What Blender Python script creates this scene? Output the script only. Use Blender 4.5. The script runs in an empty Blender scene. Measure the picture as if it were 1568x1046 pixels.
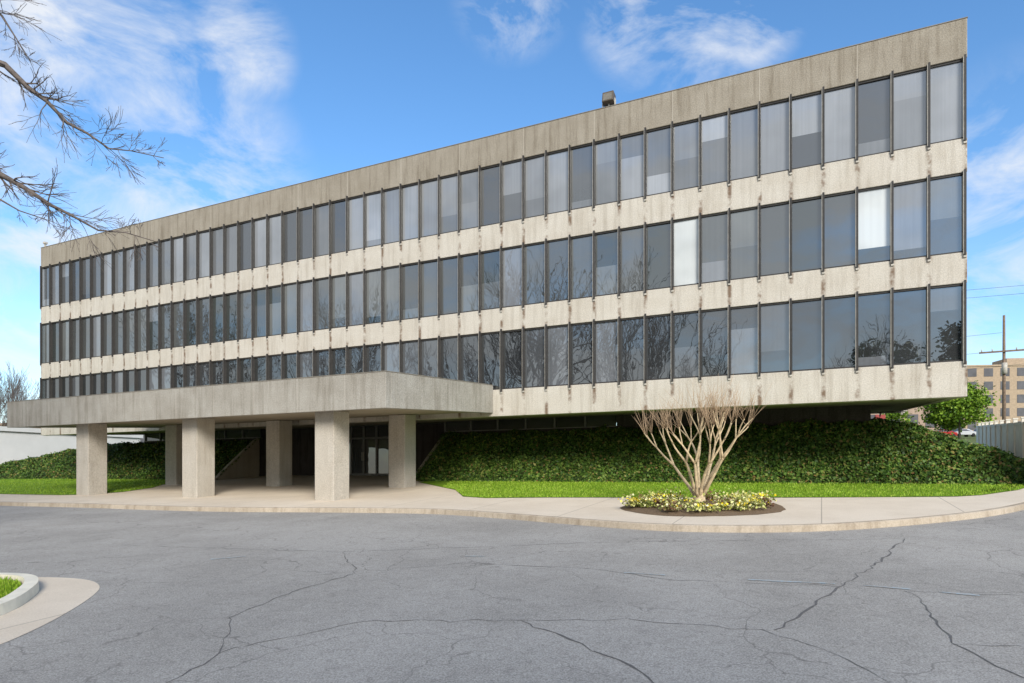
import bpy, math, random
import numpy as np
from mathutils import Vector, Matrix
random.seed(7); rng=np.random.default_rng(7)
S=bpy.context.scene
S.view_settings.view_transform='Standard'; S.view_settings.look='None'; S.view_settings.exposure=0

# ---------------------------------------------------------------- site frame
OX,OY=14.64,21.0; CA,SA=0.9036,0.4283      # building corner + heading
EYE=2.25; SL=0.0624; G0=1.575              # gentle grade rising to the building
ROT=-math.atan2(SA,CA)
def L2W(x,y): return (OX+CA*x+SA*y, OY-SA*x+CA*y)
def W2L(X,Y):
    a,b=X-OX,Y-OY
    return (CA*a-SA*b, SA*a+CA*b)
def gl(y): return G0+SL*max(-75,min(330,y))
def gw(X,Y): return gl(W2L(X,Y)[1])

# ---------------------------------------------------------------- helpers
def link(o,parent=None):
    S.collection.objects.link(o)
    if parent: o.parent=parent
    return o
def mesh(name,v,f,mat,parent=None,smooth=False):
    me=bpy.data.meshes.new(name); me.from_pydata([tuple(map(float,p)) for p in v],[],f); me.update()
    if mat: me.materials.append(mat)
    if smooth:
        for p in me.polygons: p.use_smooth=True
    return link(bpy.data.objects.new(name,me),parent)
def empty(name,loc=(0,0,0),rz=0,parent=None):
    e=bpy.data.objects.new(name,None); e.location=loc; e.rotation_euler=(0,0,rz); e.empty_display_size=.5
    return link(e,parent)
class MB:
    def __init__(s,T=None): s.v=[];s.f=[];s.T=T
    def add(s,vs,fs):
        n=len(s.v)
        for p in vs:
            if s.T: 
                a,b=s.T(p[0],p[1]); p=(a,b,p[2])
            s.v.append(p)
        s.f+= [tuple(i+n for i in f) for f in fs]
    def box(s,x0,x1,y0,y1,z0,z1,sl=0,slt=0):
        vs=[]
        for z,k in ((z0,sl),(z1,slt)):
            vs+=[(x0,y0,z+k*y0),(x1,y0,z+k*y0),(x1,y1,z+k*y1),(x0,y1,z+k*y1)]
        s.add(vs,[(3,2,1,0),(4,5,6,7),(0,1,5,4),(1,2,6,5),(2,3,7,6),(3,0,4,7)])
    def quad(s,a,b,c,d): s.add([a,b,c,d],[(0,1,2,3)])
    def make(s,name,mat,parent=None,bev=0,smooth=False):
        o=mesh(name,s.v,s.f,mat,parent,smooth)
        if bev:
            m=o.modifiers.new('b','BEVEL'); m.width=bev; m.segments=2; m.limit_method='ANGLE'
        return o
def tubes(name,paths,mat,parent=None,n=6,smooth=True):
    V=[];F=[]
    for path in paths:
        base=len(V); m=len(path)
        prev=None
        for i,(p,r) in enumerate(path):
            p=Vector(p)
            a=Vector(path[max(0,i-1)][0]); b=Vector(path[min(m-1,i+1)][0])
            d=(b-a); d=d.normalized() if d.length>1e-6 else Vector((0,0,1))
            if prev is None:
                u=d.orthogonal().normalized()
            else:
                u=prev-d*prev.dot(d); u=u.normalized() if u.length>1e-5 else d.orthogonal().normalized()
            prev=u; w=d.cross(u)
            for k in range(n):
                t=2*math.pi*k/n
                V.append(tuple(p+(u*math.cos(t)+w*math.sin(t))*r))
        for i in range(m-1):
            for k in range(n):
                a=base+i*n+k; b=base+i*n+(k+1)%n
                F.append((a,b,b+n,a+n))
        F.append(tuple(base+(m-1)*n+k for k in range(n)))
        F.append(tuple(base+k for k in reversed(range(n))))
    return mesh(name,V,F,mat,parent,smooth)
def leaves(name,P,N,size,mat,parent=None,jit=.7,asp=.7):
    P=np.asarray(P);N=np.asarray(N);n=len(P)
    d=N+rng.normal(0,jit,(n,3)); d/=np.linalg.norm(d,axis=1)[:,None]
    u=np.cross(d,rng.normal(0,1,(n,3))); u/=np.linalg.norm(u,axis=1)[:,None]
    w=np.cross(d,u); s=(size*rng.uniform(.6,1.3,n))[:,None]
    V=np.stack([P-u*s,P-w*s*asp*.9,P+u*s,P+w*s*asp],1).reshape(-1,3)
    F=np.arange(4*n).reshape(-1,4)
    me=bpy.data.meshes.new(name)
    me.vertices.add(4*n); me.vertices.foreach_set('co',V.ravel())
    me.loops.add(4*n); me.loops.foreach_set('vertex_index',F.ravel().astype(np.int32))
    me.polygons.add(n); me.polygons.foreach_set('loop_start',(np.arange(n)*4).astype(np.int32))
    me.polygons.foreach_set('loop_total',np.full(n,4,dtype=np.int32))
    me.update(calc_edges=True); me.validate()
    me.materials.append(mat)
    return link(bpy.data.objects.new(name,me),parent)

# ---------------------------------------------------------------- materials
class M:
    def __init__(s,name,rough=.8,spec=.3):
        s.m=bpy.data.materials.new(name); s.m.use_nodes=True; s.nt=s.m.node_tree
        s.b=s.nt.nodes['Principled BSDF']; s.b.inputs['Roughness'].default_value=rough
        s.b.inputs['Specular IOR Level'].default_value=spec
        s.tc=s.nt.nodes.new('ShaderNodeTexCoord')
    def n(s,t,**k):
        return s.nt.nodes.new('ShaderNode'+t)
    def set(s,inp,v):
        if isinstance(v,bpy.types.NodeSocket): s.nt.links.new(v,inp)
        else:
            if inp.type=='RGBA' and len(v)==3: v=(*v,1)
            inp.default_value=v
    def coord(s,scale=(1,1,1)):
        mp=s.n('Mapping'); s.set(mp.inputs['Vector'],s.tc.outputs['Object']); mp.inputs['Scale'].default_value=scale
        return mp.outputs['Vector']
    def noise(s,scale,detail=4,rough=.6,vs=(1,1,1),dist=0):
        nd=s.n('TexNoise'); s.set(nd.inputs['Vector'],s.coord(vs)); nd.inputs['Scale'].default_value=scale
        nd.inputs['Detail'].default_value=detail; nd.inputs['Roughness'].default_value=rough; nd.inputs['Distortion'].default_value=dist
        return nd.outputs['Fac']
    def rng(s,v,a,b,c=0,d=1,smooth=False):
        nd=s.n('MapRange'); nd.clamp=True
        if smooth: nd.interpolation_type='SMOOTHSTEP'
        for i,x in enumerate((v,a,b,c,d)): s.set(nd.inputs[i],x)
        return nd.outputs[0]
    def math(s,op,a,b=0,c=0):
        nd=s.n('Math'); nd.operation=op
        s.set(nd.inputs[0],a); s.set(nd.inputs[1],b)
        return nd.outputs[0]
    def mix(s,f,a,b,mode='MIX'):
        nd=s.n('Mix'); nd.data_type='RGBA'; nd.blend_type=mode
        s.set(nd.inputs[0],f); s.set(nd.inputs[6],a); s.set(nd.inputs[7],b)
        return nd.outputs[2]
    def ramp(s,f,stops,interp='LINEAR'):
        nd=s.n('ValToRGB'); s.set(nd.inputs[0],f); r=nd.color_ramp; r.interpolation=interp
        while len(r.elements)<len(stops): r.elements.new(.5)
        for e,(p,c) in zip(r.elements,stops): e.position=p; e.color=(*c,1)
        return nd.outputs[0]
    def bump(s,h,st=.3,dist=.02):
        nd=s.n('Bump'); s.set(nd.inputs['Height'],h); nd.inputs['Strength'].default_value=st; nd.inputs['Distance'].default_value=dist
        s.set(s.b.inputs['Normal'],nd.outputs[0])
    def col(s,c): s.set(s.b.inputs['Base Color'],c); return s
    def xyz(s):
        nd=s.n('SeparateXYZ'); s.set(nd.inputs[0],s.tc.outputs['Object']); return nd.outputs
    def island(s): return s.n('NewGeometry').outputs['Random Per Island']

def simple(name,c,rough=.6,var=.15,scale=8,metal=0,bump=0):
    m=M(name,rough); f=m.noise(scale,3)
    m.col(m.mix(m.rng(f,.3,.7),tuple(x*(1-var) for x in c),tuple(min(1,x*(1+var)) for x in c)))
    m.b.inputs['Metallic'].default_value=metal
    if bump: m.bump(f,bump)
    return m.m

BAY=50.1/48
def concrete(name,c,dark=.75,streak=.35,rust=0,grain=1.0,joints=0):
    m=M(name,.9,.12)
    g=m.noise(27,3,.85); big=m.noise(.8,5,.65); st=m.noise(1,4,.7,(4,4,.3))
    base=m.mix(m.rng(g,.36,.64),tuple(x*(1-.34*grain) for x in c),tuple(min(1,x*(1+.2*grain)) for x in c))
    base=m.mix(m.rng(big,.38,.66,0,.7),base,m.mix(1,base,(dark,dark*.97,dark*.93),'MULTIPLY'))
    base=m.mix(m.rng(st,.48,.7,0,streak),base,m.mix(1,base,(.42,.37,.31),'MULTIPLY'))
    x,y,z=m.xyz()[:3]
    if rust:
        fr=m.math('FRACT',m.math('DIVIDE',x,BAY)); d=m.math('ABSOLUTE',m.math('SUBTRACT',fr,.5))
        mask=m.rng(d,.39,.48,0,1,True)
        gate=m.rng(m.noise(1.7,3,.7,(1,1,.9)),.45,.60)
        base=m.mix(m.math('MULTIPLY',m.math('MULTIPLY',mask,gate),rust),base,(.15,.095,.06))
    if joints:
        fr=m.math('FRACT',m.math('DIVIDE',x,joints)); 
        base=m.mix(m.rng(m.math('ABSOLUTE',m.math('SUBTRACT',fr,.5)),.494,.4975,0,.5),base,(.5,.46,.4))
    m.col(base); m.bump(g,.4,.02)
    return m.m
mParapet=concrete('parapet_aggregate',(.33,.297,.245),.76,.6,.0,.9,BAY*3)
mBand=concrete('spandrel_aggregate',(.55,.515,.455),.86,.36,.9,.65)
mCanopy=concrete('canopy_aggregate',(.38,.36,.32),.74,.5,0,.85,BAY*2)
mColumn=concrete('column_aggregate',(.50,.46,.40),.84,.25,0,.85)
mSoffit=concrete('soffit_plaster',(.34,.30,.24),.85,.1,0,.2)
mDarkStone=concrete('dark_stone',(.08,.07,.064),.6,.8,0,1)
mBeigeWall=concrete('rendered_wall',(.38,.33,.26),.9,.25,0,.5)

mBronze=simple('bronze_metal',(.038,.035,.033),.45,.2)
mTrim=simple('pale_trim',(.45,.42,.37),.6,.2)
def glass(name,stops,refl=.3,stripe=.12):
    m=M(name,.5,.2)
    c=m.ramp(m.island(),stops,'CONSTANT')
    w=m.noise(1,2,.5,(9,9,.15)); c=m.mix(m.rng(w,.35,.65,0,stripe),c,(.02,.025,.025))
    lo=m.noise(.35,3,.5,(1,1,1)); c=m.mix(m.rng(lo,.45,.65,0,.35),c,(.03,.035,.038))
    m.col(c)
    gl=m.n('BsdfGlossy'); gl.inputs['Color'].default_value=(.86,.89,.88,1); gl.inputs['Roughness'].default_value=.01
    bp=m.n('Bump'); m.set(bp.inputs['Height'],m.noise(1.2,2,.5)); bp.inputs['Strength'].default_value=.06; bp.inputs['Distance'].default_value=.05
    m.set(gl.inputs['Normal'],bp.outputs[0])
    fr=m.n('Fresnel'); fr.inputs['IOR'].default_value=1.5
    fac=m.math('ADD',fr.outputs[0],refl)
    mx=m.n('MixShader'); m.set(mx.inputs[0],fac); m.set(mx.inputs[1],m.b.outputs[0]); m.set(mx.inputs[2],gl.outputs[0])
    m.set(m.nt.nodes['Material Output'].inputs['Surface'],mx.outputs[0])
    return m.m
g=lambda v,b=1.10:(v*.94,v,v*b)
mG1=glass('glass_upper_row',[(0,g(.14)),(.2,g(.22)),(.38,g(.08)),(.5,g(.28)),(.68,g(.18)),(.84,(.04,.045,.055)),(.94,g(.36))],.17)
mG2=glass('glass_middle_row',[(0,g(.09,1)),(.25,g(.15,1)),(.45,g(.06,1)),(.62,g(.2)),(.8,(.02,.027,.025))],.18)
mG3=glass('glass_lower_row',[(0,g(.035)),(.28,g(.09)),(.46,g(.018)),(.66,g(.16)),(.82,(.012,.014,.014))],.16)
mBlind=glass('white_blind_glass',[(0,(.60,.63,.63))],.08,.05)
mDkGlass=glass('entrance_glass',[(0,(.012,.012,.013)),(.5,(.03,.03,.03))],.10)

# ---------------------------------------------------------------- ground
def asphalt():
    m=M('asphalt',.92,.1)
    f=m.noise(50,3,.9); mid=m.noise(7,4,.75); big=m.noise(.3,4,.65)
    c=m.mix(m.rng(f,.34,.66),(.215,.204,.187),(.56,.53,.485))
    c=m.mix(m.rng(big,.40,.62,0,.7),c,m.mix(1,c,(.76,.755,.75),'MULTIPLY'))
    c=m.mix(m.rng(mid,.5,.72,0,.6),c,m.mix(1,c,(.68,.67,.66),'MULTIPLY'))
    wv=m.n('VectorMath'); wv.operation='ADD'
    nz=m.n('TexNoise'); m.set(nz.inputs['Vector'],m.coord()); nz.inputs['Scale'].default_value=1.1; nz.inputs['Detail'].default_value=4
    m.set(wv.inputs[0],m.coord()); m.set(wv.inputs[1],nz.outputs['Color'])
    vc=m.n('TexVoronoi'); vc.feature='DISTANCE_TO_EDGE'; m.set(vc.inputs['Vector'],wv.outputs[0]); vc.inputs['Scale'].default_value=.6
    crack=m.rng(vc.outputs['Distance'],.002,.009,1,0)
    gate=m.rng(m.noise(.5,2),.38,.56)
    c=m.mix(m.math('MULTIPLY',m.math('MULTIPLY',crack,gate),.5),c,(.12,.11,.10))
    m.col(c); m.bump(f,.6,.012)
    return m.m
mAsph=asphalt()
def walkmat():
    m=M('sidewalk_concrete',.9,.12)
    f=m.noise(45,3,.8); big=m.noise(.6,4,.65)
    c=m.mix(m.rng(f,.3,.7),(.62,.53,.42),(.78,.68,.55))
    c=m.mix(m.rng(big,.4,.7,0,.6),c,m.mix(1,c,(.82,.80,.77),'MULTIPLY'))
    x,y,z=m.xyz()[:3]
    xl=m.math('SUBTRACT',m.math('MULTIPLY',x,CA),m.math('MULTIPLY',y,SA))
    fr=m.math('ABSOLUTE',m.math('SUBTRACT',m.math('FRACT',m.math('DIVIDE',xl,3.1)),.5))
    c=m.mix(m.rng(fr,.4945,.498,0,.6),c,(.2,.17,.14))
    m.col(c); m.bump(f,.3,.01); return m.m
mWalk=walkmat()
mKerb=concrete('kerb_concrete',(.50,.425,.335),.72,.5,0,.5)
def grassmat(name,a,b,c3):
    m=M(name,.9,.1); f=m.noise(30,3,.7); bg=m.noise(1.1,3,.6)
    c=m.mix(m.rng(f,.3,.7),a,b); c=m.mix(m.rng(bg,.45,.7,0,.5),c,c3); m.col(c); m.bump(f,.5,.03); return m.m
mLawn=grassmat('lawn',(.09,.18,.012),(.19,.32,.02),(.17,.25,.03))
mGround=grassmat('ground_cover',(.10,.13,.045),(.17,.2,.07),(.22,.2,.13))
V=[];F=[]
ys=[-700,-75,-40,0,40,120,330,1200]; xs=[-1200,-300,-60,60,300,1200]
for y in ys:
    for x in xs:
        X,Y=L2W(x,y); V.append((X,Y,gl(y)-.02))
for j in range(len(ys)-1):
    for i in range(len(xs)-1):
        a=j*len(xs)+i; F.append((a,a+1,a+1+len(xs),a+len(xs)))
mesh('ground',V,F,mGround)

curb=[(-75,52),(-40,35.6),(-26,29),(-20.9,26.6),(-16.2,24.75),(-12.6,23.0),(-9.4,21.7),(-5.98,20.8),(-2.65,19.75),(-1.2,18.8),(1.1,16.8),(2.7,15.4),(3.8,14.75),(5.0,14.4),(6.2,14.25),(7.43,14.35),(9.1,14.8),(11.15,15.6),(12.85,16.6),(15.5,18.6),(20,22.4),(28,29.5),(45,45),(75,72)]
def chaikin(p,k=2):
    for _ in range(k):
        q=[p[0]]
        for a,b in zip(p,p[1:]):
            q+= [(a[0]*.75+b[0]*.25,a[1]*.75+b[1]*.25),(a[0]*.25+b[0]*.75,a[1]*.25+b[1]*.75)]
        q.append(p[-1]); p=q
    return p
curb=chaikin(curb)
def offs(p,d):
    out=[]
    for i in range(len(p)):
        a=p[max(0,i-1)];b=p[min(len(p)-1,i+1)]
        tx,ty=b[0]-a[0],b[1]-a[1];l=math.hypot(tx,ty)
        out.append((p[i][0]-ty/l*d,p[i][1]+tx/l*d))
    return out
def strip(name,A,B,za,zb,mat,parent=None):
    V=[(x,y,gw(x,y)+za) for x,y in A]+[(x,y,gw(x,y)+zb) for x,y in B]; n=len(A)
    return mesh(name,V,[(i,i+1,n+i+1,n+i) for i in range(n-1)],mat,parent)
B=[]
for x,y in curb:
    xl,yl=W2L(x,y); B.append(L2W(xl,-74))
strip('asphalt_parking_lot',B,curb,-.0,-.0,mAsph)
k1=offs(curb,.16)
walk=empty('sidewalk')
V=[(x,y,gw(x,y)-.05) for x,y in curb]+[(x,y,gw(x,y)+.13) for x,y in offs(curb,.015)]+[(x,y,gw(x,y)+.15) for x,y in offs(curb,.04)]+[(x,y,gw(x,y)+.15) for x,y in k1]
n=len(curb); F=[]
for r in range(3):
    for i in range(n-1): F.append((r*n+i,r*n+i+1,(r+1)*n+i+1,(r+1)*n+i))
mesh('kerb',V,F,mKerb,walk)
V=[(x,y,gw(x,y)+.149) for x,y in offs(curb,.175)]; bk=[]
for x,y in curb:
    xl,yl=W2L(x,y); bk.append(L2W(xl,max(9,yl+3)))
V+=[(x,y,gw(x,y)+.149) for x,y in bk]
V+=[(x,y,gw(x,y)+.10) for x,y in k1]
mesh('paving',V,[(i,i+1,n+i+1,n+i) for i in range(n-1)]+[(i,i+1,2*n+i+1,2*n+i) for i in range(n-1)],mWalk,walk)

def poly(name,pts,dz,mat,parent=None):
    V=[(x,y,gw(x,y)+dz) for x,y in pts]
    return mesh(name,V,[tuple(range(len(V)))],mat,parent)
bankFront=lambda xl:L2W(xl,2.7)
lawnR=[(-2.3,26.5),(-1.75,23.4),(-.9,22.6),(1.2,22.2),(4.58,21.2),(8.36,20.1),(11.9,19.3),(13.0,19.1),(13.9,19.3),(15.9,20.5),(19,23.2),(26,29.5),(42,43.5),(48,54),L2W(9,25),L2W(5,9),L2W(3,3.2),bankFront(-5),bankFront(-21.8),L2W(-22,1.6)]
lawnL=[(-70,52.5),(-40,38.8),(-24.4,31.3),(-20.5,29.6),(-19.0,29.4),(-18.2,30.6),(-18.2,33),(-19,35.5),L2W(-38,2.8),L2W(-60,3),L2W(-85,8)]
lawn=empty('lawn')
def scatter_poly(pts,n,box):
    A=np.array(pts)
    X=rng.uniform(box[0],box[1],n);Y=rng.uniform(box[2],box[3],n)
    inside=np.zeros(n,bool); j=len(A)-1
    for i in range(len(A)):
        xi,yi=A[i];xj,yj=A[j]
        c=((yi>Y)!=(yj>Y))&(X<(xj-xi)*(Y-yi)/(yj-yi+1e-12)+xi); inside^=c; j=i
    return X[inside],Y[inside]
def blades(name,X,Y,dz,h,mat,parent):
    n=len(X); yl=SA*(X-OX)+CA*(Y-OY); Z=G0+SL*yl+dz
    P=np.stack([X,Y,Z],1); a=rng.uniform(0,6.28,n); w=.012
    d=np.stack([np.cos(a)*w,np.sin(a)*w,0*a],1)
    t=P+np.stack([rng.normal(0,.02,n),rng.normal(0,.02,n),h*rng.uniform(.5,1.3,n)],1)
    V=np.stack([P-d,P+d,t],1).reshape(-1,3)
    me=bpy.data.meshes.new(name); me.vertices.add(3*n); me.vertices.foreach_set('co',V.ravel())
    me.loops.add(3*n); me.loops.foreach_set('vertex_index',np.arange(3*n,dtype=np.int32))
    me.polygons.add(n); me.polygons.foreach_set('loop_start',(np.arange(n)*3).astype(np.int32)); me.polygons.foreach_set('loop_total',np.full(n,3,dtype=np.int32))
    me.update(calc_edges=True); me.materials.append(mat); return link(bpy.data.objects.new(name,me),parent)
def leafmat(name,stops,rough=.55,patch=(.6,.62,.45),amt=.45):
    m=M(name,rough,.2); c=m.ramp(m.island(),stops)
    bg=m.noise(.7,3,.65); c=m.mix(m.rng(bg,.42,.6,0,amt),c,m.mix(1,c,patch,'MULTIPLY'))
    m.col(c)
    return m.m
mBlade=leafmat('grass_blades',[(0,(.13,.24,.015)),(.6,(.25,.40,.025)),(1,(.38,.46,.08))])
poly('turf',lawnR,.165,mLawn,lawn); poly('turf_left',lawnL,.165,mLawn,lawn)
X,Y=scatter_poly(lawnR,80000,(-3,24,18,32)); blades('blades',X,Y,.16,.06,mBlade,lawn)
X,Y=scatter_poly(lawnL,35000,(-36,-17,28,46)); blades('blades_left',X,Y,.16,.06,mBlade,lawn)

# ---------------------------------------------------------------- ivy bank
def hb(xl,yl):
    a=(yl-2.2)/3.1; b=(3.9-xl)/5.4
    c=(xl+68)/15.0; d_=(19-yl)/9.0
    t=max(0,min(1,min(a,b,c,d_))); t=t**.95
    return 2.33*t
def bz(xl,yl):
    h=hb(xl,yl); n_=.07*math.sin(xl*2.1+yl)*math.sin(yl*3.3+xl*.7)+.05*math.sin(xl*5.3)
    return gl(yl)+.10+h+(n_ if h>.15 else 0)
mIvy=leafmat('ivy_leaves',[(0,(.026,.058,.012)),(.35,(.058,.12,.018)),(.7,(.105,.185,.028)),(.88,(.20,.26,.055)),(1,(.26,.15,.06))],.5,(.48,.52,.5),.8)
mIvyBase=grassmat('ivy_base',(.012,.025,.008),(.035,.055,.015),(.06,.045,.02))
bank=empty('ivy_bank')
def bankpart(name,x0,x1,y1=30):
    xs=np.arange(x0,x1+.01,.4); xs[-1]=x1; ysl=list(np.arange(2.2,6.2,.25))+[8,10,12,15,19.5]
    V=[(*L2W(x,y),bz(x,y)) for y in ysl for x in xs]; n=len(xs)
    F=[(j*n+i,j*n+i+1,(j+1)*n+i+1,(j+1)*n+i) for j in range(len(ysl)-1) for i in range(n-1)]
    mesh(name,V,F,mIvyBase,bank,True)
bankpart('soil_right',-22.8,4.0); bankpart('soil_left',-68,-36.7)
def bankleaves(name,x0,x1,y0,y1,n):
    xs=rng.uniform(x0,x1,n); ysr=rng.uniform(y0,y1,n); P=[];N=[]
    for x,y in zip(xs,ysr):
        h=hb(x,y)
        if h<.02 and random.random()<.5: continue
        X,Y=L2W(x,y); P.append((X,Y,bz(x,y)+random.uniform(-.02,.09)+(.12 if random.random()<.02 else 0)))
        N.append((-SA*.6,-CA*.6,.75) if y<5.3 else (.3,-.3,.9))
    leaves(name,P,N,.07,mIvy,bank,.8)
bankleaves('ivy_right',-22.9,4.0,2.05,5.8,62000)
bankleaves('ivy_side',-2.4,4.0,5.8,16,12000)
bankleaves('ivy_left',-67,-36.6,2.05,5.8,32000)

# ---------------------------------------------------------------- office building
Z=dict(roof=16.91,r1t=15.65,r1b=13.06,r2t=11.97,r2b=9.39,r3t=8.40,r3b=5.88,sof=4.73)
LEN=50.1; DEP=20.0
bld=empty('office_building',(OX,OY,0),ROT)
pb=MB(); sb=MB()
for mb,z0,z1 in ((pb,Z['r1t'],Z['roof']),(sb,Z['r2t'],Z['r1b']),(sb,Z['r3t'],Z['r2b'])):
    mb.box(-LEN,0,0,.35,z0,z1); mb.box(-LEN,0,DEP-.35,DEP,z0,z1)
    mb.box(-.35,0,.35,DEP-.35,z0,z1); mb.box(-LEN,-LEN+.35,.35,DEP-.35,z0,z1)
sb.box(-LEN,0,0,.35,Z['sof'],Z['r3b'])
sb.box(-.35,0,.35,DEP-.35,Z['sof'],Z['r3b'],SL); sb.box(-LEN,-LEN+.35,.35,DEP-.35,Z['sof'],Z['r3b'],SL)
sb.box(-LEN,0,DEP-.35,DEP,Z['sof'],Z['r3b'],SL)
pb.make('parapet',mParapet,bld,.015); sb.make('spandrels',mBand,bld,.015)
cp=MB(); cp.box(-LEN-.015,.015,-.015,.3,Z['roof']+.004,Z['roof']+.03); cp.box(-.3,.015,.31,DEP,Z['roof']+.004,Z['roof']+.03); cp.box(-LEN-.015,-LEN+.3,.31,DEP,Z['roof']+.004,Z['roof']+.03)
mCope=simple('coping_metal',(.2,.18,.15),.6,.2); cp.make('coping',mCope,bld)
rf=MB(); rf.box(-LEN+.35,-.35,.35,DEP-.35,16.2,16.4); rf.make('roof',simple('roof_membrane',(.3,.3,.3)),bld)
so=MB(); so.box(-LEN+.35,-.35,.352,DEP-.352,Z['sof']+.02,Z['sof']+.3,SL,SL); so.make('soffit',mSoffit,bld)
core=MB(); core.box(-LEN+.3,-.3,.3,DEP-.3,6.1,16.1); core.make('inner_core',simple('dark_interior',(.02,.02,.02)),bld)
Ts=[(None,LEN,48),(lambda x,y:(-y,DEP+x),DEP,19),(lambda x,y:(y-LEN,-x),DEP,19),(lambda x,y:(-LEN-x,DEP-y),LEN,48)]
rows=[('r1',mG1,Z['r1b'],Z['r1t']),('r2',mG2,Z['r2b'],Z['r2t']),('r3',mG3,Z['r3b'],Z['r3t'])]
blind=MB()
for si,(T,ln,nb) in enumerate(Ts):
    fin=MB(T); tr=MB(T); fr=MB(T); bay=ln/nb
    for rn,mg,z0,z1 in rows:
        pn=MB(T)
        for i in range(nb):
            xr=-i*bay-.035; xl=-(i+1)*bay+.035
            j=[random.gauss(0,.0045) for _ in range(3)]
            y=.11
            a=y+j[0]+j[1];b=y+j[0]-j[1]; c=j[2]
            zm=None
            if si==0 and (rn,i)==('r2',8): blind.quad((xl,a-c,z0),(xr,b-c,z0),(xr,b+c,z1),(xl,a+c,z1)); continue
            if si==0 and (rn,i)==('r2',2): zm=z0+.55
            elif random.random()<.3: zm=z0+random.choice((.35,.5,.8,1.2,1.7))
            if zm is None: pn.quad((xl,a-c,z0),(xr,b-c,z0),(xr,b+c,z1),(xl,a+c,z1))
            else:
                pn.quad((xl,a,z0),(xr,b,z0),(xr,b,zm),(xl,a,zm))
                (blind if si==0 and (rn,i)==('r2',2) else pn).quad((xl,a,zm),(xr,b,zm),(xr,b,z1),(xl,a,z1))
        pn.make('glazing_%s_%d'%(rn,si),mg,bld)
        fr.box(-ln+.02,-.02,.05,.16,z0-.001,z0+.055); fr.box(-ln+.02,-.02,.05,.16,z1-.06,z1+.001)
        for i in range(nb+1):
            if si in (1,2,3) and i in (0,nb): continue
            x=-i*bay
            if i==0: x-=.06
            if i==nb: x+=.06
            fin.box(x-.030,x+.030,-.075,.18,z0-.11,z1+.07)
            tr.box(x-.054,x-.032,-.06,.17,z0-.07,z1+.03)
            tr.box(x-.045,x+.045,-.05,.05,z0-.18,z0-.112)
    fin.make('mullions_%d'%si,mBronze,bld); tr.make('mullion_trim_%d'%si,mTrim,bld); fr.make('window_rails_%d'%si,mBronze,bld)
blind.make('white_blinds',mBlind,bld)
WY=5.5; WX0,WX1=-47.7,-2.4; EX0,EX1=-36.6,-22.9
w=MB()
for a,b in ((WX0,EX0),(EX1,-13.2)): w.box(a,b,WY,WY+.3,1.5,4.52)
w.box(-13.2,WX1,WY,WY+.3,1.5,Z['sof']+.02,0,SL)
w.box(WX1-.3,WX1,WY+.3,DEP-3,1.5,Z['sof']+.02,0,SL); w.box(WX0,WX0+.3,WY+.3,DEP-3,1.5,Z['sof']+.02,0,SL)
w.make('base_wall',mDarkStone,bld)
gm=MB(); mu=MB()
for a,b in ((WX0,EX0),(EX1,-13.2)):
    nb=max(1,round((b-a)/1.6)); s=(b-a)/nb
    for i in range(nb):
        gm.quad((a+i*s+.04,WY+.1+random.gauss(0,.004),4.56),(a+i*s+s-.04,WY+.1+random.gauss(0,.004),4.56),(a+i*s+s-.04,WY+.1,5.1),(a+i*s+.04,WY+.1,5.1))
        mu.box(a+i*s-.04,a+i*s+.04,WY+.02,WY+.2,4.5,5.1)
    mu.box(a,b,WY-.03,WY+.25,4.521,4.57)
gm.make('ribbon_windows',mDkGlass,bld); mAlu=simple('aluminium_frame',(.17,.16,.145),.4,.1); mu.make('ribbon_frames',mAlu,bld)
EY=6.6; fl=gl(EY)+.15; ez=5.12
back=MB(); back.box(EX0,-31.2,EY,EY+.25,1.6,ez); back.box(-26.6,EX1,EY,EY+.25,1.6,ez); 
back.box(EX0-.25,EX0,WY+.3,EY+.25,1.6,ez); back.box(EX1,EX1+.25,WY+.3,EY+.25,1.6,ez)
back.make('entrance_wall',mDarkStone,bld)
pr=MB(); pr.box(-31.9,-31.2,EY-.5,EY-.02,1.6,ez); pr.make('entrance_pier',mBeigeWall,bld)
dg=MB(); df=MB()
xs=[-31.18,-30.2,-29.25,-28.3,-27.35,-26.62]
for a,b in zip(xs,xs[1:]):
    dg.quad((a,EY+.05,fl),(b,EY+.05,fl),(b,EY+.05,fl+2.25),(a,EY+.05,fl+2.25)); dg.quad((a,EY+.05,fl+2.25),(b,EY+.05,fl+2.25),(b,EY+.05,ez),(a,EY+.05,ez))
for x in xs: df.box(x-.05,x+.05,EY-.04,EY+.1,fl,ez)
df.box(xs[0],xs[-1],EY-.03,EY+.09,fl+2.2,fl+2.3); df.box(xs[0],xs[-1],EY-.03,EY+.09,fl+.001,fl+.12)
dg.make('door_glass',mDkGlass,bld)
df.make('door_frames',mAlu,bld)
hd=MB(); hd.box(-29.32,-29.28,EY-.12,EY-.08,fl+.9,fl+1.4); hd.box(-29.2,-29.16,EY-.12,EY-.08,fl+.9,fl+1.4); hd.make('door_handles',mTrim,bld)
wg=MB()
for x0,x1,of in ((EX1-.02,EX1+.14,.12),(EX0-.25,EX0-.05,.24)):
    ysw=np.linspace(1.9,WY,12)
    for a,b in zip(ysw,ysw[1:]):
        za,zb=gl(a)+of+hb(-25,a),gl(b)+of+hb(-25,b)
        wg.add([(x0,a,1.4),(x1,a,1.4),(x1,b,1.4),(x0,b,1.4),(x0,a,za),(x1,a,za),(x1,b,zb),(x0,b,zb)],[(4,5,6,7),(0,1,5,4),(1,2,6,5),(2,3,7,6),(3,0,4,7)])
wg.make('wing_walls',mBeigeWall,bld)
fl_=MB(); x=-11.95
fl_.box(x-.03,x+.03,.1,.16,Z['roof'],Z['roof']+.2); fl_.box(x-.27,x+.27,.06,.2,Z['roof']+.03,Z['roof']+.07)
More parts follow.
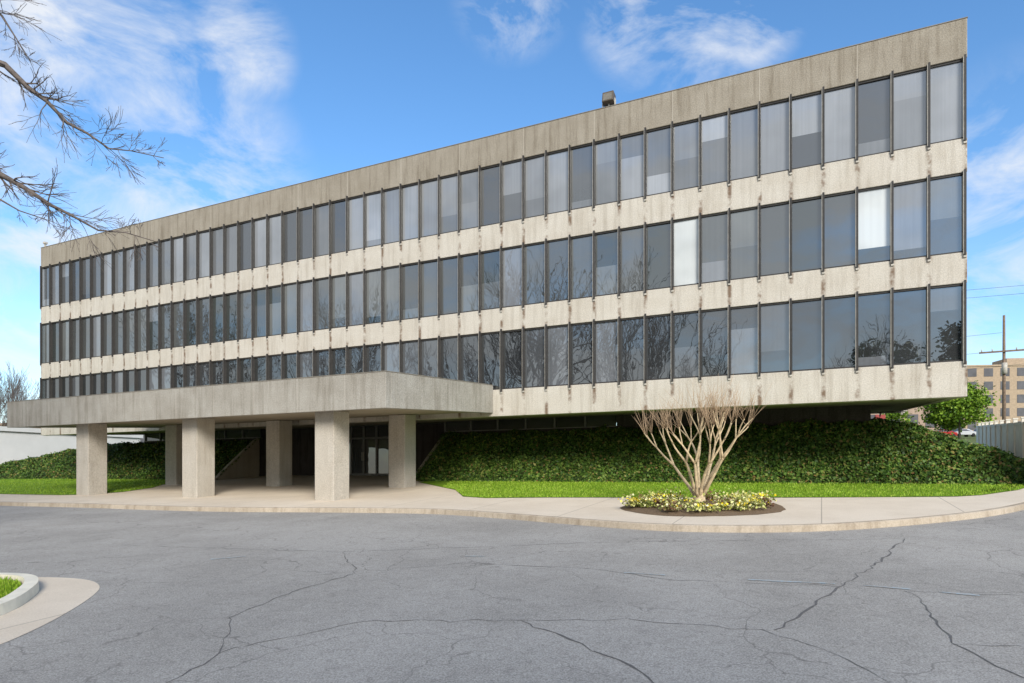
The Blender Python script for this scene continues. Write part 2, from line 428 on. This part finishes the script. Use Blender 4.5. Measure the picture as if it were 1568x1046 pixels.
fl_.box(x-.27,x-.24,.06,.2,Z['roof']+.07,Z['roof']+.35); fl_.box(x+.24,x+.27,.06,.2,Z['roof']+.07,Z['roof']+.35)
fl_.make('floodlight_bracket',mTrim,bld)
f2=MB(); f2.add([(x-.23,-.12,Z['roof']+.2),(x+.23,-.12,Z['roof']+.2),(x+.23,.3,Z['roof']+.16),(x-.23,.3,Z['roof']+.16),(x-.23,-.02,Z['roof']+.62),(x+.23,-.02,Z['roof']+.62),(x+.23,.32,Z['roof']+.55),(x-.23,.32,Z['roof']+.55)],[(3,2,1,0),(4,5,6,7),(0,1,5,4),(1,2,6,5),(2,3,7,6),(3,0,4,7)])
f2.make('floodlight_housing',simple('floodlight_metal',(.10,.08,.06),.5),bld,.02)
f3=MB(); f3.quad((x-.18,-.118,Z['roof']+.24),(x+.18,-.118,Z['roof']+.24),(x+.18,-.03,Z['roof']+.575),(x-.18,-.03,Z['roof']+.575)); f3.make('floodlight_lens',simple('lens',(.16,.15,.13),.2),bld)
f4=MB(); f4.box(-LEN+.25,-LEN+.35,.05,.15,Z['roof']+.03,Z['roof']+.25); f4.box(-LEN+.2,-LEN+.42,0,.2,Z['roof']+.25,Z['roof']+.38); f4.make('roof_device',mTrim,bld,.01)

# ---------------------------------------------------------------- entrance canopy
can=empty('entrance_canopy',(OX,OY,0),ROT)
CX0,CX1,CY=-38.7,-17.1,-7.74; ct=6.07; th=1.19
f=MB()
f.box(CX0,CX1,CY,CY+.3,ct-th,ct,SL,SL); f.box(CX0,CX0+.3,CY+.302,-.01,ct-th,ct,SL,SL); f.box(CX1-.3,CX1,CY+.302,-.01,ct-th,ct,SL,SL)
f.make('fascia',mCanopy,can,.015)
f=MB(); f.box(CX0+.302,CX1-.302,CY+.304,-.01,ct-th+.06,ct-.15,SL,SL); f.make('ceiling_slab',mSoffit,can)
f=MB(); f.box(CX0-.01,CX1+.01,CY-.01,CY+.2,ct+.003,ct+.03,SL,SL); f.box(CX1-.2,CX1+.01,CY+.21,-.02,ct+.003,ct+.03,SL,SL); f.make('edge_trim',mCope,can)
a=.87
def column(nm,xc,yf):
    m=MB(); x0,x1=xc-a/2,xc+a/2; y1=yf+a
    z0=gl(yf); z1=ct-th+.05
    m.box(x0,x1,yf,y1,z0,z1,0,SL)
    m.make(nm,mColumn,can,.03)
for i,x in enumerate((-20.3,-27.25,-34.2)): column('front_column_%d'%i,x,CY+.7)
for i,x in enumerate((-21.1,-28.4,-35.7)): column('rear_column_%d'%i,x,-1.5)

# ---------------------------------------------------------------- cracks + faded paint
mCrack=simple('crack_sealant',(.14,.132,.125),.9,.25,20)
def polystrip(pts,w,jit,seg=.16):
    P=[]
    for a,b in zip(pts,pts[1:]):
        l=math.hypot(b[0]-a[0],b[1]-a[1]); k=max(1,int(l/seg))
        for i in range(k): P.append((a[0]+(b[0]-a[0])*i/k,a[1]+(b[1]-a[1])*i/k))
    P.append(pts[-1]); wob=0;Q=[]
    for p in P:
        wob=wob*.8+random.gauss(0,jit); Q.append((p[0]+wob,p[1]+random.gauss(0,jit)))
    ws=[w*random.uniform(.25,1.5) for _ in Q]
    A=[];Bp=[]
    for i,p in enumerate(Q):
        a=Q[max(0,i-1)];b=Q[min(len(Q)-1,i+1)];tx,ty=b[0]-a[0],b[1]-a[1];l=math.hypot(tx,ty)+1e-6
        A.append((p[0]-ty/l*ws[i]/2,p[1]+tx/l*ws[i]/2));Bp.append((p[0]+ty/l*ws[i]/2,p[1]-tx/l*ws[i]/2))
    return A,Bp
crk=empty('asphalt_cracks')
C=[[(7.84,13.05),(6.58,11.43),(4.69,9.26),(3.6,8.08),(2.83,7.34)],
   [(.13,7.98),(.97,6.61),(1.33,5.87),(1.8,4.6)],
   [(-3.5,13.28),(-2.65,11.08),(-3.3,9.89),(-3.69,8.5),(-3.2,7.05),(-3.4,5)],
   [(-2.65,11.08),(-.99,11.77),(1.28,11),(2.45,9.96),(4.69,9.26)],
   [(.13,7.98),(-1.83,8.17),(-3.2,7.05)],[(2.83,7.34),(1.4,7.9),(.13,7.98)],
   [(5.4,8.9),(4.55,6.73),(4.5,5.74),(4.2,4.5)],[(7.84,13.05),(5.5,13.3),(2,13.6),(-3.5,13.28),(-9,15)],
   [(2.83,7.34),(3.4,6.2),(3.2,5)],[(5.4,8.9),(7.5,8.2),(9.5,7.9)],[(4.55,6.73),(6.3,6.3)]]
wd=[.028,.03,.016,.013,.012,.011,.018,.014,.011,.011,.011]
for i,(c,w_) in enumerate(zip(C,wd)):
    A,Bp=polystrip(c,w_,.03); strip('crack_%d'%i,A,Bp,.004,.004,mCrack,crk)
m=M('faded_blue_paint',.9); c=m.mix(m.rng(m.noise(14,5,.8),.45,.62),(.38,.36,.33),(.33,.44,.5)); mBlue=m.col(c).m
pt=empty('painted_bay_marking')
for i,c in enumerate([[(3.55,9.83),(4.65,9.42)],[(5.0,9.28),(5.5,9.0)],[(5.75,8.8),(6.14,8.57)],[(1.81,10.56),(2.42,10.3)],[(-5.9,12.8),(-5.3,13.04)],[(-.9,12.4),(-.5,12.35)]]):
    A,Bp=polystrip(c,.07,.004); strip('stripe_%d'%i,A,Bp,.008,.008,mBlue,pt)

# ---------------------------------------------------------------- left kerbed island
isl=empty('kerbed_island')
inner=[(-12,11.6),(-9.6,11.25),(-8.6,11.2),(-7.95,10.95),(-7.5,10.4),(-7.25,9.9),(-7.0,9.3),(-6.9,8.7),(-7.0,8.0),(-7.4,7.2),(-8.2,6.4),(-10,5.8)]
inner=chaikin(inner,2)
outerG=chaikin([(-12,12.0),(-9.4,11.6),(-8.2,11.5),(-7.25,11.2),(-6.65,10.6),(-6.35,9.9),(-6.1,9.0),(-5.95,8.2),(-5.9,7.4),(-6.2,6.4),(-7.2,5.3),(-10,4.6)],2)
mCream=simple('painted_kerb',(.76,.70,.57),.7,.12,3)
strip('gutter',outerG,inner,.006,.010,mWalk,isl)
i1=offs(inner,-.02); i2=offs(inner,-.2)
nI=len(inner)
V=[(x,y,gw(x,y)-.03) for x,y in inner]+[(x,y,gw(x,y)+.16) for x,y in i1]+[(x,y,gw(x,y)+.17) for x,y in i2]+[(x,y,gw(x,y)+.05) for x,y in i2]
mesh('kerb_ring',V,[(r*nI+i,r*nI+i+1,(r+1)*nI+i+1,(r+1)*nI+i) for r in range(3) for i in range(nI-1)],mCream,isl,False)
i3=offs(inner,-.24)
poly('grass_patch',i3,.10,mLawn,isl)
X,Y=scatter_poly(i3,30000,(-12,-6.8,5.8,11.6)); blades('grass_tufts',X,Y,.10,.07,mBlade,isl)

# ---------------------------------------------------------------- trees
mBark=simple('bark_grey',(.12,.10,.09),.9,.35,14)
mMyrtle=simple('myrtle_bark',(.50,.39,.24),.75,.35,9)
mTwig=simple('myrtle_twig',(.38,.27,.17),.8,.2,20)
def grow(paths,p,d,ln,r,dep,spread=.6,up=.08,minr=.004,kids=(2,4)):
    pts=[(tuple(p),r)]; n=4; q=Vector(p); dd=Vector(d).normalized()
    for i in range(n):
        dd=(dd+Vector((random.gauss(0,.13),random.gauss(0,.13),random.gauss(0,.1)+up))).normalized()
        q=q+dd*ln/n; pts.append((tuple(q),max(minr,r*(1-.45*(i+1)/n))))
    paths.append(pts)
    if dep<=0: return
    for k in range(random.randint(*kids)):
        i=random.randint(2,n); bp=Vector(pts[i][0])
        ax=Vector((random.gauss(0,1),random.gauss(0,1),random.gauss(0,.7))).normalized()
        nd=(dd+ax*spread).normalized()
        grow(paths,bp,nd,ln*random.uniform(.6,.85),max(minr,pts[i][1]*.72),dep-1,spread,up,minr,kids)
    grow(paths,pts[-1][0],dd,ln*.8,pts[-1][1],dep-1,spread,up,minr,kids)
tr=empty('bare_tree')
P=[]; bx,by=-15.0,12.5; gz=gw(bx,by)
P.append([((bx,by,gz-.2),.34),((bx+.05,by,gz+2),.28),((bx-.05,by+.05,gz+4),.24),((bx,by,gz+6),.2),((bx+.1,by,gz+9),.14),((bx,by,gz+12),.08)])
def limb(pts,r0,r1,sub=9,sl=1.0,ddn=0):
    n=len(pts); rad=lambda i:r1+(r0-r1)*(1-i/(n-1))**1.5
    P.append([(tuple(p),rad(i)) for i,p in enumerate(pts)])
    for k in range(sub):
        i=random.randint(max(1,int(n*.3)),n-1); a=Vector(pts[i-1]);b=Vector(pts[i]); t=random.random()
        q=a.lerp(b,t); d=(b-a).normalized()*.9+Vector((random.gauss(.0,.35),random.gauss(0,.5),random.gauss(ddn,.7)))
        sc=.55 if i>=n-2 else 1
        grow(P,q,d,sc*sl*random.uniform(.4,.9),max(.0055,rad(i)*.4),2,.6,.01,.003,(2,3))
limb([(bx,by,8.4),(-12.4,12.2,9.9),(-10.6,12,10.2),(-9.3,12,9.75),(-8.9,12.05,9.35),(-8.55,12,9.1),(-8.2,12.05,8.72),(-7.8,12,8.5),(-7.4,12,8.22),(-7.0,12,8.18),(-6.4,12,8.05)],.095,.007,32,.5)
limb([(bx,by,9.6),(-12.6,12.4,11.2),(-10.8,12,11.4),(-9.8,12,11.0),(-9.3,11.9,10.6),(-8.95,11.8,10.1),(-8.7,11.8,9.7)],.08,.007,16,.55)
limb([(bx,by,6.6),(-12.6,12.1,7.9),(-10.6,12,8.1),(-9.4,12,7.75),(-8.95,12,7.5),(-8.5,12.05,7.2),(-8.1,12,7.0),(-7.6,12,6.72),(-7.1,12,6.68),(-6.5,12,6.5)],.095,.007,32,.5,-.1)
limb([(bx,by,6.0),(-12.3,12,7.0),(-10.6,11.9,7.5),(-9.5,11.8,7.35),(-8.9,11.8,7.0),(-8.3,11.8,6.8)],.07,.006,14,.5)
for k in range(12):
    z=random.uniform(7,13); a_=random.uniform(1.9,5.0)
    grow(P,(bx,by,z),(math.cos(a_),math.sin(a_),.5),3.0,.09,3,.6,.08,.006,(2,3))
tubes('branches',P,mBark,tr,5)
def baretree(seed,h=15):
    random.seed(seed); P=[]
    P.append([((0,0,-.4),.35),((.05,0,h*.15),.28),((0,.05,h*.3),.24)])
    for k in range(6):
        a=k*1.05+random.random(); grow(P,(0,0,h*(.16+.025*k)),(math.cos(a),math.sin(a),1.1),h*.27,.15,4,.6,.12,.014,(2,3))
    grow(P,(0,.05,h*.3),(0,0,1),h*.28,.2,4,.5,.1,.014,(2,3))
    o=tubes('tmp',P,mBark,None,3); me=o.data; bpy.data.objects.remove(o)
    return me
T1,T2=baretree(3),baretree(11)
def place(me,name,x,y,s,rz):
    o=bpy.data.objects.new(name,me); o.location=(x,y,gw(x,y)); o.scale=(s,s,s); o.rotation_euler=(0,0,rz); link(o)
for i,(x,y,s) in enumerate([(-24,8,1.3),(-38,17,1.25),(-21,-6,1.45),(-60,26,1.5),(-6,-26,1.1),
      (-78,98,.95),(-70,92,.8),(-90,105,.9),(-84,90,.8),(-98,112,1),(150,185,1.0),(141,180,.9),(160,190,1.0)]):
    place(T1 if i%2 else T2,'bare_tree',x,y,s,i*1.3)
random.seed(21)
mNeedle=leafmat('evergreen_foliage',[(0,(.02,.045,.015)),(.6,(.05,.09,.02)),(1,(.1,.15,.03))])
def evergreen(x,y,h,rad,conic=True,n=4000,size=.18,mat=mNeedle,name='pine_tree'):
    e=empty(name,(x,y,gw(x,y))); tubes('trunk',[[((0,0,-.3),h*.022),((0,0,h*.5),h*.014),((0,0,h*.95),.02)]],mBark,e,6)
    cl=[]
    for k in range(60):
        t=random.random()**.8; z=h*(.2+.8*t); rr=rad*((1-t)**.7 if conic else math.sin(math.pi*min(1,.15+.85*t))**.6)
        a=random.uniform(0,6.28); q=rr*random.uniform(.35,1); cl.append((q*math.cos(a),q*math.sin(a),z))
    cl=np.array(cl); idx=rng.integers(0,len(cl),n)
    Pp=cl[idx]+rng.normal(0,1,(n,3))*np.array([rad*.17,rad*.17,rad*.1])
    leaves('foliage',Pp,np.tile([0,0,1.],(n,1)),size,mat,e,1.0)
for x,y,h,r in [(4,-17,15,3.5),(9,-20,17,4),(-2,-22,16,3.6),(-9,-30,18,4)]: evergreen(x,y,h,r)
mGreenTree=leafmat('spring_foliage',[(0,(.07,.15,.015)),(.5,(.15,.27,.02)),(1,(.28,.4,.05))])
evergreen(74,108,9.0,4.6,False,9000,.24,mGreenTree,'green_tree')
evergreen(66,112,5.5,2.6,False,3000,.2,mGreenTree,'green_tree')

# crepe myrtle: eight stems, two rounds of forking, pollarded ends with fine shoots
random.seed(5)
cm=empty('crepe_myrtle_tree',(5.25,18.3,gw(5.25,18.3)+.13))
P=[];Q=[]
def stem(p,d,ln,r,dep,az_):
    pts=[(tuple(p),r)];q=Vector(p);dd=Vector(d).normalized()
    for i in range(5):
        dd=(dd+Vector((random.gauss(0,.07),random.gauss(0,.07),.03))).normalized(); q=q+dd*ln/5; pts.append((tuple(q),r*(1-.08*(i+1))))
    pts.append((tuple(q+dd*.03),r*.8))
    P.append(pts)
    if dep==0:
        for k in range(random.randint(5,8)):
            nd=(dd*.7+Vector((random.gauss(0,.38),random.gauss(0,.38),.55+random.gauss(0,.2)))).normalized()
            l=random.uniform(.45,1.05); a_=q+nd*l*.5+Vector((0,0,.02)); b=q+nd*l+Vector((random.gauss(0,.05),random.gauss(0,.05),.07))
            Q.append([(tuple(q),.007),(tuple(a_),.0045),(tuple(b),.002)])
            if random.random()<.5:
                e_=a_+Vector((random.gauss(0,.15),random.gauss(0,.15),.2)); Q.append([(tuple(a_),.004),(tuple(e_),.002)])
        return
    nk=3 if (dep==1 and random.random()<.4) else 2
    b0=random.uniform(0,6.28)
    for k in range(nk):
        an=b0+k*6.283/nk
        nd=(dd+Vector((math.cos(an)*.42,math.sin(an)*.42,.05))).normalized()
        stem(q,nd,ln*random.uniform(.55,.8),r*.62,dep-1,az_)
P.append([((0,0,-.1),.24),((0,0,.12),.19),((0,0,.35),.16),((-.02,0,.55),.12)])
for k in range(8):
    a_=k*.785+random.uniform(-.15,.15); tilt=.72 if k%2 else .34
    stem((.07*math.cos(a_),.07*math.sin(a_),.25),(math.cos(a_)*tilt-.06,math.sin(a_)*tilt,1),random.uniform(1.0,1.3),.056,2,a_)
tubes('stems',P,mMyrtle,cm,8); tubes('shoots',Q,mTwig,cm,4)

# planter bed
bed=empty('flower_bed'); cx,cy=5.25,18.05
mMulch=grassmat('mulch',(.11,.075,.045),(.24,.17,.11),(.17,.12,.08))
V=[];F=[];N_=48
for r,dz in ((0,.30),(.5,.27),(.85,.22),(1,.155)):
    for k in range(N_):
        t=2*math.pi*k/N_; rr=r*(1+(.03*math.sin(5*t)+random.gauss(0,.008) if r==1 else 0)); x=cx+2.2*rr*math.cos(t); y=cy+1.95*rr*math.sin(t); V.append((x,y,gw(x,y)+dz+random.gauss(0,.012)*(r<1)))
for r in range(3):
    for k in range(N_): F.append((r*N_+k,(r+1)*N_+k,(r+1)*N_+(k+1)%N_,r*N_+(k+1)%N_))
mesh('mulch_mound',V,F,mMulch,bed,True)
mPl=leafmat('bed_leaves',[(0,(.12,.16,.03)),(.35,(.27,.31,.06)),(.65,(.58,.56,.20)),(1,(.82,.78,.48))])
mYel=leafmat('bed_flowers',[(0,(.85,.6,.01)),(.6,(.88,.72,.03)),(1,(.8,.78,.55))])
mPlum=leafmat('plum_leaves',[(0,(.12,.06,.04)),(1,(.26,.14,.08))])
P=[];Pf=[];Pp=[]
for k in range(52):
    t=random.uniform(0,6.28); r=random.uniform(.45,.95); x=cx+2.1*r*math.cos(t); y=cy+1.85*r*math.sin(t); z=gw(x,y)+.26; s=random.uniform(.14,.24)
    kind=random.random()
    for j in range(120):
        p=(x+random.gauss(0,s*.55),y+random.gauss(0,s*.55),z+abs(random.gauss(0,s*.6)))
        (Pp if kind<.22 else P).append(p)
    if kind>.55:
        for j in range(22): Pf.append((x+random.gauss(0,s*.6),y+random.gauss(0,s*.6),z+s*.6+random.uniform(0,.07)))
for nm,pp,mm,sz in (('leafy_clumps',P,mPl,.038),('plum_clumps',Pp,mPlum,.038),('blossoms',Pf,mYel,.038)):
    leaves(nm,pp,np.tile([0,0,1.],(len(pp),1)),sz,mm,bed,.8,.8)

# ---------------------------------------------------------------- fence
mVinyl=simple('vinyl_fence',(.70,.66,.58),.6,.08,3)
fe=empty('vinyl_fence')
p0=Vector((19.9,25.4,2.45)); p1=Vector((30.9,43.4,3.6)); d=(p1-p0); ln=d.length; dn=d.normalized(); nrm=Vector((-dn.y,dn.x,0)).normalized()
bd=[];F=[]
def fbox(s0,s1,t0,t1,z0,z1):
    n=len(bd)
    for z in (z0,z1):
        for s,t in ((s0,t0),(s1,t0),(s1,t1),(s0,t1)):
            q=p0+dn*s+nrm*t; bd.append((q.x,q.y,q.z+z))
    F.extend([tuple(i+n for i in f) for f in [(3,2,1,0),(4,5,6,7),(0,1,5,4),(1,2,6,5),(2,3,7,6),(3,0,4,7)]])
s=-4.8
while s<ln:
    fbox(s-.07,s+.07,-.07,.07,-1.6,1.95); fbox(s-.09,s+.09,-.09,.09,1.951,2.0)
    fbox(s+.075,s+2.325,-.03,.03,1.7,1.82); fbox(s+.075,s+2.325,-.03,.03,.1,.22)
    for k in range(15):
        a_=s+.08+k*.15; fbox(a_,a_+.137,-.012,.012,-1.2,1.699)
    s+=2.4
mesh('panels',bd,F,mVinyl,fe)

# ---------------------------------------------------------------- utility poles + wires
mWood=simple('pole_wood',(.18,.13,.095),.9,.3,6); mWire=simple('wire',(.08,.08,.08),.6)
def upole(x,y,h,rz):
    e=empty('utility_pole',(x,y,gw(x,y)),rz)
    tubes('shaft',[[((0,0,-.5),.17),((0,0,h*.5),.14),((0,0,h),.10)]],mWood,e,10)
    m=MB(); m.box(-1.9,1.9,-.26,-.14,h-3.4,h-3.26); m.make('crossarms',mWood,e)
    tubes('insulators',[[((q,-.2,h-3.26),.05),((q,-.2,h-3.05),.04)] for q in (-1.7,-.9,.9,1.7)]+[[((0,-.25,h-5.4),.22),((0,-.25,h-4.4),.22)]],mTrim,e,8)
upole(45.2,60,12.2,-.5); upole(62,52,15.5,-.5)
W=[]
for (a,b,sag) in (((43.6,61,13.5),(-60,118,20),2.5),((46.8,59.5,13.5),(62,52,16.5),.4),((45,60,15.2),(-58,120,22),2.5),((62,52,19.6),(20,72,21.0),.8),((62,52,18.9),(20,72,20.2),.8),((45,60,12.1),(62,52,14.6),.3),((45,60,12.1),(-60,118,18.5),2)):
    a=Vector(a);b=Vector(b); W.append([(tuple(a.lerp(b,t/16)-Vector((0,0,sag*4*(t/16)*(1-t/16)))),.016) for t in range(17)])
tubes('overhead_wires',W,mWire,None,4)

# ---------------------------------------------------------------- background buildings
def facade_block(name,x,y,rz,w,dpt,h,floors,bays,wall,gm,zb=None,ww=.5,wh=.5):
    e=empty(name,(x,y,gw(x,y) if zb is None else zb),rz)
    m=MB(); m.box(0,w,0,dpt,-6,h); m.box(-.2,w+.2,-.2,dpt+.2,h+.002,h+.4)
    if floors>2: m.box(w*.3,w*.55,dpt*.3,dpt*.7,h+.402,h+2.8)
    m.make('walls',wall,e)
    g=MB(); fh=h/floors; bw=w/bays
    for i in range(bays):
        for j in range(floors):
            cx_=bw*(i+.5);cz=fh*(j+.55); a,b=bw*ww/2,fh*wh/2
            g.box(cx_-a,cx_+a,-.06,.05,cz-b,cz+b)
    bw2=dpt/max(1,round(dpt/bw)); 
    for i in range(max(1,round(dpt/bw))):
        for j in range(floors):
            cy_=bw2*(i+.5);cz=fh*(j+.55); a,b=bw2*ww/2,fh*wh/2
            g.box(-.06,.05,cy_-a,cy_+a,cz-b,cz+b); g.box(w-.05,w+.06,cy_-a,cy_+a,cz-b,cz+b)
    g.make('windows',gm,e); return e
mBrick=simple('tan_brick',(.36,.28,.20),.9,.15,2); mBgGlass=simple('far_glass',(.10,.10,.11),.2,.3,.3)
mWhite=simple('white_cladding',(.62,.62,.60),.8,.06,.5); mBrickR=simple('brown_brick',(.36,.27,.21),.9,.15,2)
facade_block('apartment_building',119,172,-.12,44,16,17.5,5,11,mBrick,mBgGlass,None,.55,.62)
facade_block('shop_building',63,122,-.1,16,12,6.2,1,5,mBrickR,mBgGlass,None,.6,.4)
facade_block('white_warehouse',-72,62,-.44,27,20,4.4,1,3,mWhite,mWhite,None,.01,.01)
facade_block('shop_building',-100,110,-.44,60,20,6.0,1,9,mBrickR,mBgGlass,None,.6,.4)
sg=empty('shop_sign',(58.6,104,gw(58.6,104)))
m=MB(); m.box(-.8,.8,-.15,.15,2.6,4.2); m.make('panel',simple('red_sign',(.25,.035,.03),.5),sg,.03)
m=MB(); m.box(-.12,.12,-.1,.1,-.3,2.6); m.make('post',mTrim,sg)
# ---------------------------------------------------------------- cars
mTire=simple('tyre',(.02,.02,.02),.8)
def car(x,y,rz,c):
    e=empty('parked_car',(x,y,gw(x,y)+.0),rz)
    pm=simple('car_paint',c,.3,.03); 
    prof=[(-2.2,.35),(-2.25,.7),(-2.1,.9),(-1.5,.97),(-.75,1.42),(.65,1.45),(1.45,1.0),(2.15,.92),(2.25,.6),(2.2,.35)]
    V=[];n=len(prof)
    for s_,wi in ((-1,1),(1,1)):
        for px,pz in prof: V.append((px,s_*(.88 if pz<1.05 else .66),pz))
    F=[tuple(range(n)),tuple(reversed(range(n,2*n)))]+[(i,n+i,n+(i+1)%n,(i+1)%n) for i in range(n)]
    o=mesh('body',V,F,pm,e); b=o.modifiers.new('b','BEVEL'); b.width=.06; b.segments=2
    g=MB()
    for s_ in(-1,1):
        g.quad((-1.35,s_*.875,1.02),(-.72,s_*.70,1.36),(.6,s_*.69,1.38),(1.3,s_*.875,1.02))
    g.quad((-1.5,-.7,1.0),(-1.5,.7,1.0),(-.82,.6,1.405),(-.82,-.6,1.405)); g.quad((1.42,-.7,1.035),(1.42,.7,1.035),(.75,.6,1.415),(.75,-.6,1.415))
    g.make('windows',mBgGlass,e)
    tubes('wheels',[[((a,s_*.7,.33),.33),((a,s_*.92,.33),.33)] for a in(-1.4,1.4) for s_ in(-1,1)],mTire,e,16)
car(78.5,119,.1,(.35,.02,.02)); car(83.5,121,.1,(.45,.46,.48)); car(88,122,.1,(.05,.06,.08)); car(74,118,.1,(.5,.5,.5))
car(-43.5,52,.3,(.03,.035,.05)); 

# ---------------------------------------------------------------- light + sky
az=Vector((.25,-.97,0)).normalized(); el=math.radians(27)
sd=Vector((az.x*math.cos(el),az.y*math.cos(el),math.sin(el)))
sl=bpy.data.lights.new('sun','SUN'); sl.energy=4.6; sl.angle=math.radians(22); sl.color=(1,.95,.86)
so=bpy.data.objects.new('sun',sl); so.rotation_euler=sd.to_track_quat('Z','Y').to_euler(); so.location=(20,-30,40); link(so)
wd_=bpy.data.worlds.new('World'); S.world=wd_; wd_.use_nodes=True; nt=wd_.node_tree; nt.nodes.clear()
class W_(M):
    def __init__(s,nt): s.nt=nt; s.tc=nt.nodes.new('ShaderNodeTexCoord')
w=W_(nt)
sk=w.n('TexSky'); sk.sky_type='NISHITA'; sk.sun_disc=False; sk.sun_elevation=el; sk.sun_rotation=math.atan2(az.x,az.y); sk.air_density=1.0; sk.dust_density=.4; sk.ozone_density=2.6
hs=w.n('HueSaturation'); hs.inputs['Saturation'].default_value=1.18; hs.inputs['Value'].default_value=1.6; w.set(hs.inputs['Color'],sk.outputs[0])
gen=w.tc.outputs['Generated']
def blob(u,v,z,wid,soft):
    d=Vector((u,v,z)).normalized(); nd=w.n('VectorMath'); nd.operation='DOT_PRODUCT'; w.set(nd.inputs[0],gen); nd.inputs[1].default_value=d
    return w.rng(nd.outputs['Value'],math.cos(math.radians(wid+soft)),math.cos(math.radians(max(0,wid-soft))),0,1,True)
def nz(scale,vs,det=7,dist=.6,rot=(0,0,0)):
    mp=w.n('Mapping'); w.set(mp.inputs['Vector'],gen); mp.inputs['Scale'].default_value=vs; mp.inputs['Rotation'].default_value=rot
    t=w.n('TexNoise'); w.set(t.inputs['Vector'],mp.outputs[0]); t.inputs['Scale'].default_value=scale; t.inputs['Detail'].default_value=det; t.inputs['Roughness'].default_value=.62; t.inputs['Distortion'].default_value=dist
    return t.outputs['Fac']
n1=nz(6.5,(1,1,1.8),7,.5,(0,.6,0)); n2=nz(2.6,(1,1,3.5),6,.6)
msk=blob(-.66,1,.62,5,7)
for b in (blob(.27,1,.735,2,6),blob(.20,1,.70,1,4),blob(-.48,1,.46,3,6),blob(.80,1,.33,6,8),blob(-.8,1,.25,8,10),blob(.38,1,.69,.5,3),blob(-.42,1,.65,.5,4),blob(0,1,.74,1,4)):
    msk=w.math('MAXIMUM',msk,b)
back=w.math('MAXIMUM',blob(-.4,-1,.4,60,15),blob(-1,-.25,.3,50,15))  # unseen cloud cover behind and left, added to grey the window reflections
zz=w.n('SeparateXYZ'); w.set(zz.inputs[0],gen)
low=w.rng(zz.outputs[2],.34,.04,0,.9,True)
f1=w.math('MULTIPLY',w.rng(n1,.40,.66,0,.92),msk)
f2=w.math('MULTIPLY',w.rng(n2,.44,.68,0,.75),low)
f3=w.math('MULTIPLY',w.rng(n2,.36,.58,.2,.85),back)
colr=w.mix(w.math('MAXIMUM',f1,f2),hs.outputs[0],(6.0,6.2,6.5))
colr=w.mix(f3,colr,(5.0,5.0,5.0))
bg=w.n('Background'); w.set(bg.inputs['Color'],colr); bg.inputs['Strength'].default_value=.15
out=w.n('OutputWorld'); nt.links.new(bg.outputs[0],out.inputs['Surface'])

# ---------------------------------------------------------------- camera
cd=bpy.data.cameras.new('camera'); cd.sensor_width=36; cd.lens=22.96; cd.shift_y=.129; cd.clip_end=3000
co=bpy.data.objects.new('camera',cd); co.location=(0,0,EYE); co.rotation_euler=(math.radians(90),0,0); link(co); S.camera=co
